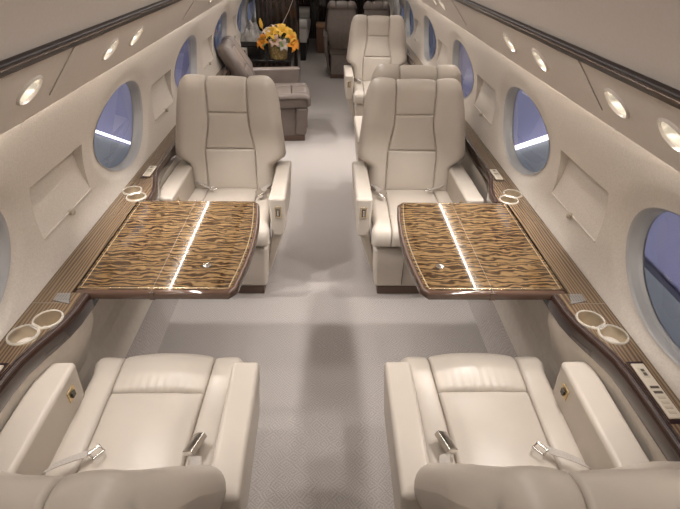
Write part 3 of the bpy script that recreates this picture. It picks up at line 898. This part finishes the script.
def lily(center, nrm, size, mat, lab):
    root = empty('flower', center)
    nrm = Vector(nrm).normalized(); M = nrm.to_track_quat('Z', 'Y').to_matrix().to_4x4()
    for k in range(6):
        V, F = [], []
        for i in range(6):
            t = i/5; w = size*.20*math.sin(PI*(t*.86+.10)); rr = size*(.08+.62*t); z = size*(.30*math.sin(t*2.3))-size*.12*t*t
            for j in (-1, 0, 1): V.append((rr, j*w, z+abs(j)*w*.35))
        for i in range(5):
            for j in range(2): F.append((i*3+j, i*3+j+1, (i+1)*3+j+1, (i+1)*3+j))
        o = mesh_obj('petal', [M @ (Matrix.Rotation(k*PI/3+(.15 if k % 2 else 0), 4, 'Z') @ Vector(v)) for v in V], F, mat, root)
    c = MB(); c.lathe([(0, 0), (size*.07, size*.05), (size*.05, size*.3), (0, size*.34)], n=8); c.build('pistil', YEL2, root, M=M, wn=False)
    s = MB(); c0 = Vector((FX-center[0], FY-center[1], FZ+.17-center[2])); c0.x *= .75; c0.y *= .75
    s.tube([c0, c0*.5+Vector((0, 0, .012)), -nrm*.0], .004, 6); s.build('stem', LEAF, root, wn=False)
    tag(root, lab, 'flower', 'flowers in the gold pot')
A = Vector((FX, FY, FZ+.12))
spec = [((-.16, -.06, .06), (-.7, -.6, .5), .16, YELW, 'orange lily at the lower left of the bouquet'),
        ((-.06, -.06, .15), (-.3, -.7, .7), .14, YEL2, 'golden lily at the top left of the bouquet'),
        ((.06, -.04, .18), (.2, -.6, .8), .15, YEL2, 'golden lily at the top of the bouquet'),
        ((.15, -.05, .13), (.6, -.6, .6), .14, YEL2, 'yellow lily at the upper right of the bouquet'),
        ((.17, -.08, .05), (.8, -.6, .35), .16, YELW, 'orange lily at the lower right of the bouquet'),
        ((-.02, -.12, .08), (-.1, -.9, .5), .12, PINK, 'pale pink flower at the front centre of the bouquet'),
        ((.07, -.12, .04), (.2, -.95, .3), .11, WHITEP, 'white flower low at the front of the bouquet'),
        ((-.12, -.03, .17), (-.5, -.4, .8), .10, WHITEP, 'white flower high on the left of the bouquet'),
        ((-.02, .06, .20), (0, .1, 1), .13, PINK, 'pale pink flower at the back of the bouquet'),
        ((.10, .08, .15), (.4, .5, .8), .13, YELW, 'orange lily at the back of the bouquet')]
for d, nn, sz, mt, lb in spec: lily(tuple(A+Vector(d)*.9), nn, sz*.9, mt, lb)
bud = MB(); bud.tube([(-.06, .02, -.02), (-.13, 0, .12), (-.165, -.01, .19)], .004, 6)
bud.tube([(-.165, -.01, .185), (-.17, -.012, .21), (-.176, -.014, .25), (-.18, -.016, .285)], [.008, .02, .018, .004], 8)
o = bud.build('lily_bud', YEL2, wn=False); o.location = tuple(A); tag(o, 'closed golden bud standing up at the left of the bouquet', 'flower bud')
lf = MB()
for k in range(16):
    a = 2*PI*k/16+rnd.uniform(-.2, .2); L = rnd.uniform(.14, .24)
    p = [(.04*math.cos(a), .04*math.sin(a), -.03), (.5*L*math.cos(a), .5*L*math.sin(a), .05), (L*math.cos(a), L*math.sin(a), rnd.uniform(-.05, .06))]
    lf.ribbon(p, (-math.sin(a), math.cos(a), 0), .028, .0015)
o = lf.build('foliage', LEAF, vase, wn=False); o.location = (0, 0, .16)
tw = MB(); tw.tube([(.02, .03, .0), (.05, .06, .22), (.12, .10, .34), (.20, .14, .52)], [.004, .004, .003, .002], 6)
o = tw.build('twig', simple('pale_twig', (.55, .47, .40), .6), wn=False); o.location = tuple(A); tag(o, 'pale bare twig rising from the bouquet against the dark panel', 'twig')

# tall dark cabinet behind the flowers
r = empty('tall_cabinet', (-.66, 6.85, 0))
b = MB(); b.box(-.20, .30, -.30, .35, 0, 1.40, .006, 1); b.build('body', DARKCAB, r)
b = MB(); b.box(-.19, .29, -.312, -.30, .05, 1.37, .003, 1); b.build('front_panel', DARKCAB, r)
tag(r, 'tall dark veneer cabinet behind the flowers on the left', 'cabinet')
# grey divan further aft
r = empty('divan', (-.55, 9.3, 0))
b = MB(); b.box(-.28, .22, -.85, .85, .0, .30, .02, 2); b.build('base', BLACK, r)
b = MB(); b.box(-.27, .26, -.74, .74, .30, .46, .05, 4); b.build('seat_cushion', simple('divan_leather', (.46, .43, .40), .4), r)
b = MB(); b.box(-.29, -.15, -.80, .80, .40, .86, .05, 4); b.build('backrest', bpy.data.materials['divan_leather'], r)
for y in (-.85, .75):
    b = MB(); b.tube([(-.28, y+.05, .55), (.24, y+.05, .55)], .085, 16); b.box(-.28, .24, y-.01, y+.11, .28, .54, .02, 2); b.build('armrest', bpy.data.materials['divan_leather'], r)
tag(r, 'pale grey divan with a round arm at the far left of the aisle', 'divan')
r = empty('aisle_box', (-.02, 9.3, 0))
b = MB(); b.box(-.15, .15, -.15, .15, 0, .40, .01, 2); b.build('body', simple('ottoman_brown', (.15, .075, .045), .5), r)
b = MB(); b.box(-.155, .155, -.155, .155, .40, .47, .02, 3); b.build('cushion', simple('ottoman_top', (.36, .20, .11), .45), r)
tag(r, 'small brown box with a copper top at the far end of the aisle', 'box')
# pleated grey curtain by the far right window
V, F = [], []; n = 60
for i in range(n+1):
    y = 6.55+.5*i/n; x = .90+.022*math.sin(i*.9)
    for z, t in ((.72, 0.0), (1.0, .0), (1.25, -.06)): V.append((x+t, y, z))
for i in range(n):
    for j in range(2): F.append((i*3+j, i*3+j+1, (i+1)*3+j+1, (i+1)*3+j))
o = mesh_obj('curtain', V, F, GREYC); sm = o.modifiers.new('thick', 'SOLIDIFY'); sm.thickness = .004
tag(o, 'grey pleated curtain on the right wall beyond the far cream seat', 'curtain')

# ------------------------------------------------------------------ world, camera, view
w = bpy.data.worlds.new('World'); SC.world = w; w.use_nodes = True
w.node_tree.nodes['Background'].inputs[0].default_value = (.25, .28, .42, 1); w.node_tree.nodes['Background'].inputs[1].default_value = .35
cam = bpy.data.cameras.new('Camera'); cam.sensor_width = 36; cam.lens = 480/680*36; cam.clip_start = .02
co = link(bpy.data.objects.new('Camera', cam)); co.location = (.003, 0, 1.715)
co.rotation_euler = (Matrix.Rotation(-.037, 4, 'Z') @ Matrix.Rotation(PI/2-math.atan(316/480), 4, 'X') @ Matrix.Rotation(.025, 4, 'Z')).to_euler()
SC.camera = co
SC.view_settings.view_transform = 'Standard'; SC.view_settings.look = 'None'; SC.view_settings.exposure = 0.0; SC.view_settings.gamma = 1; SC.view_settings.use_curve_mapping = False
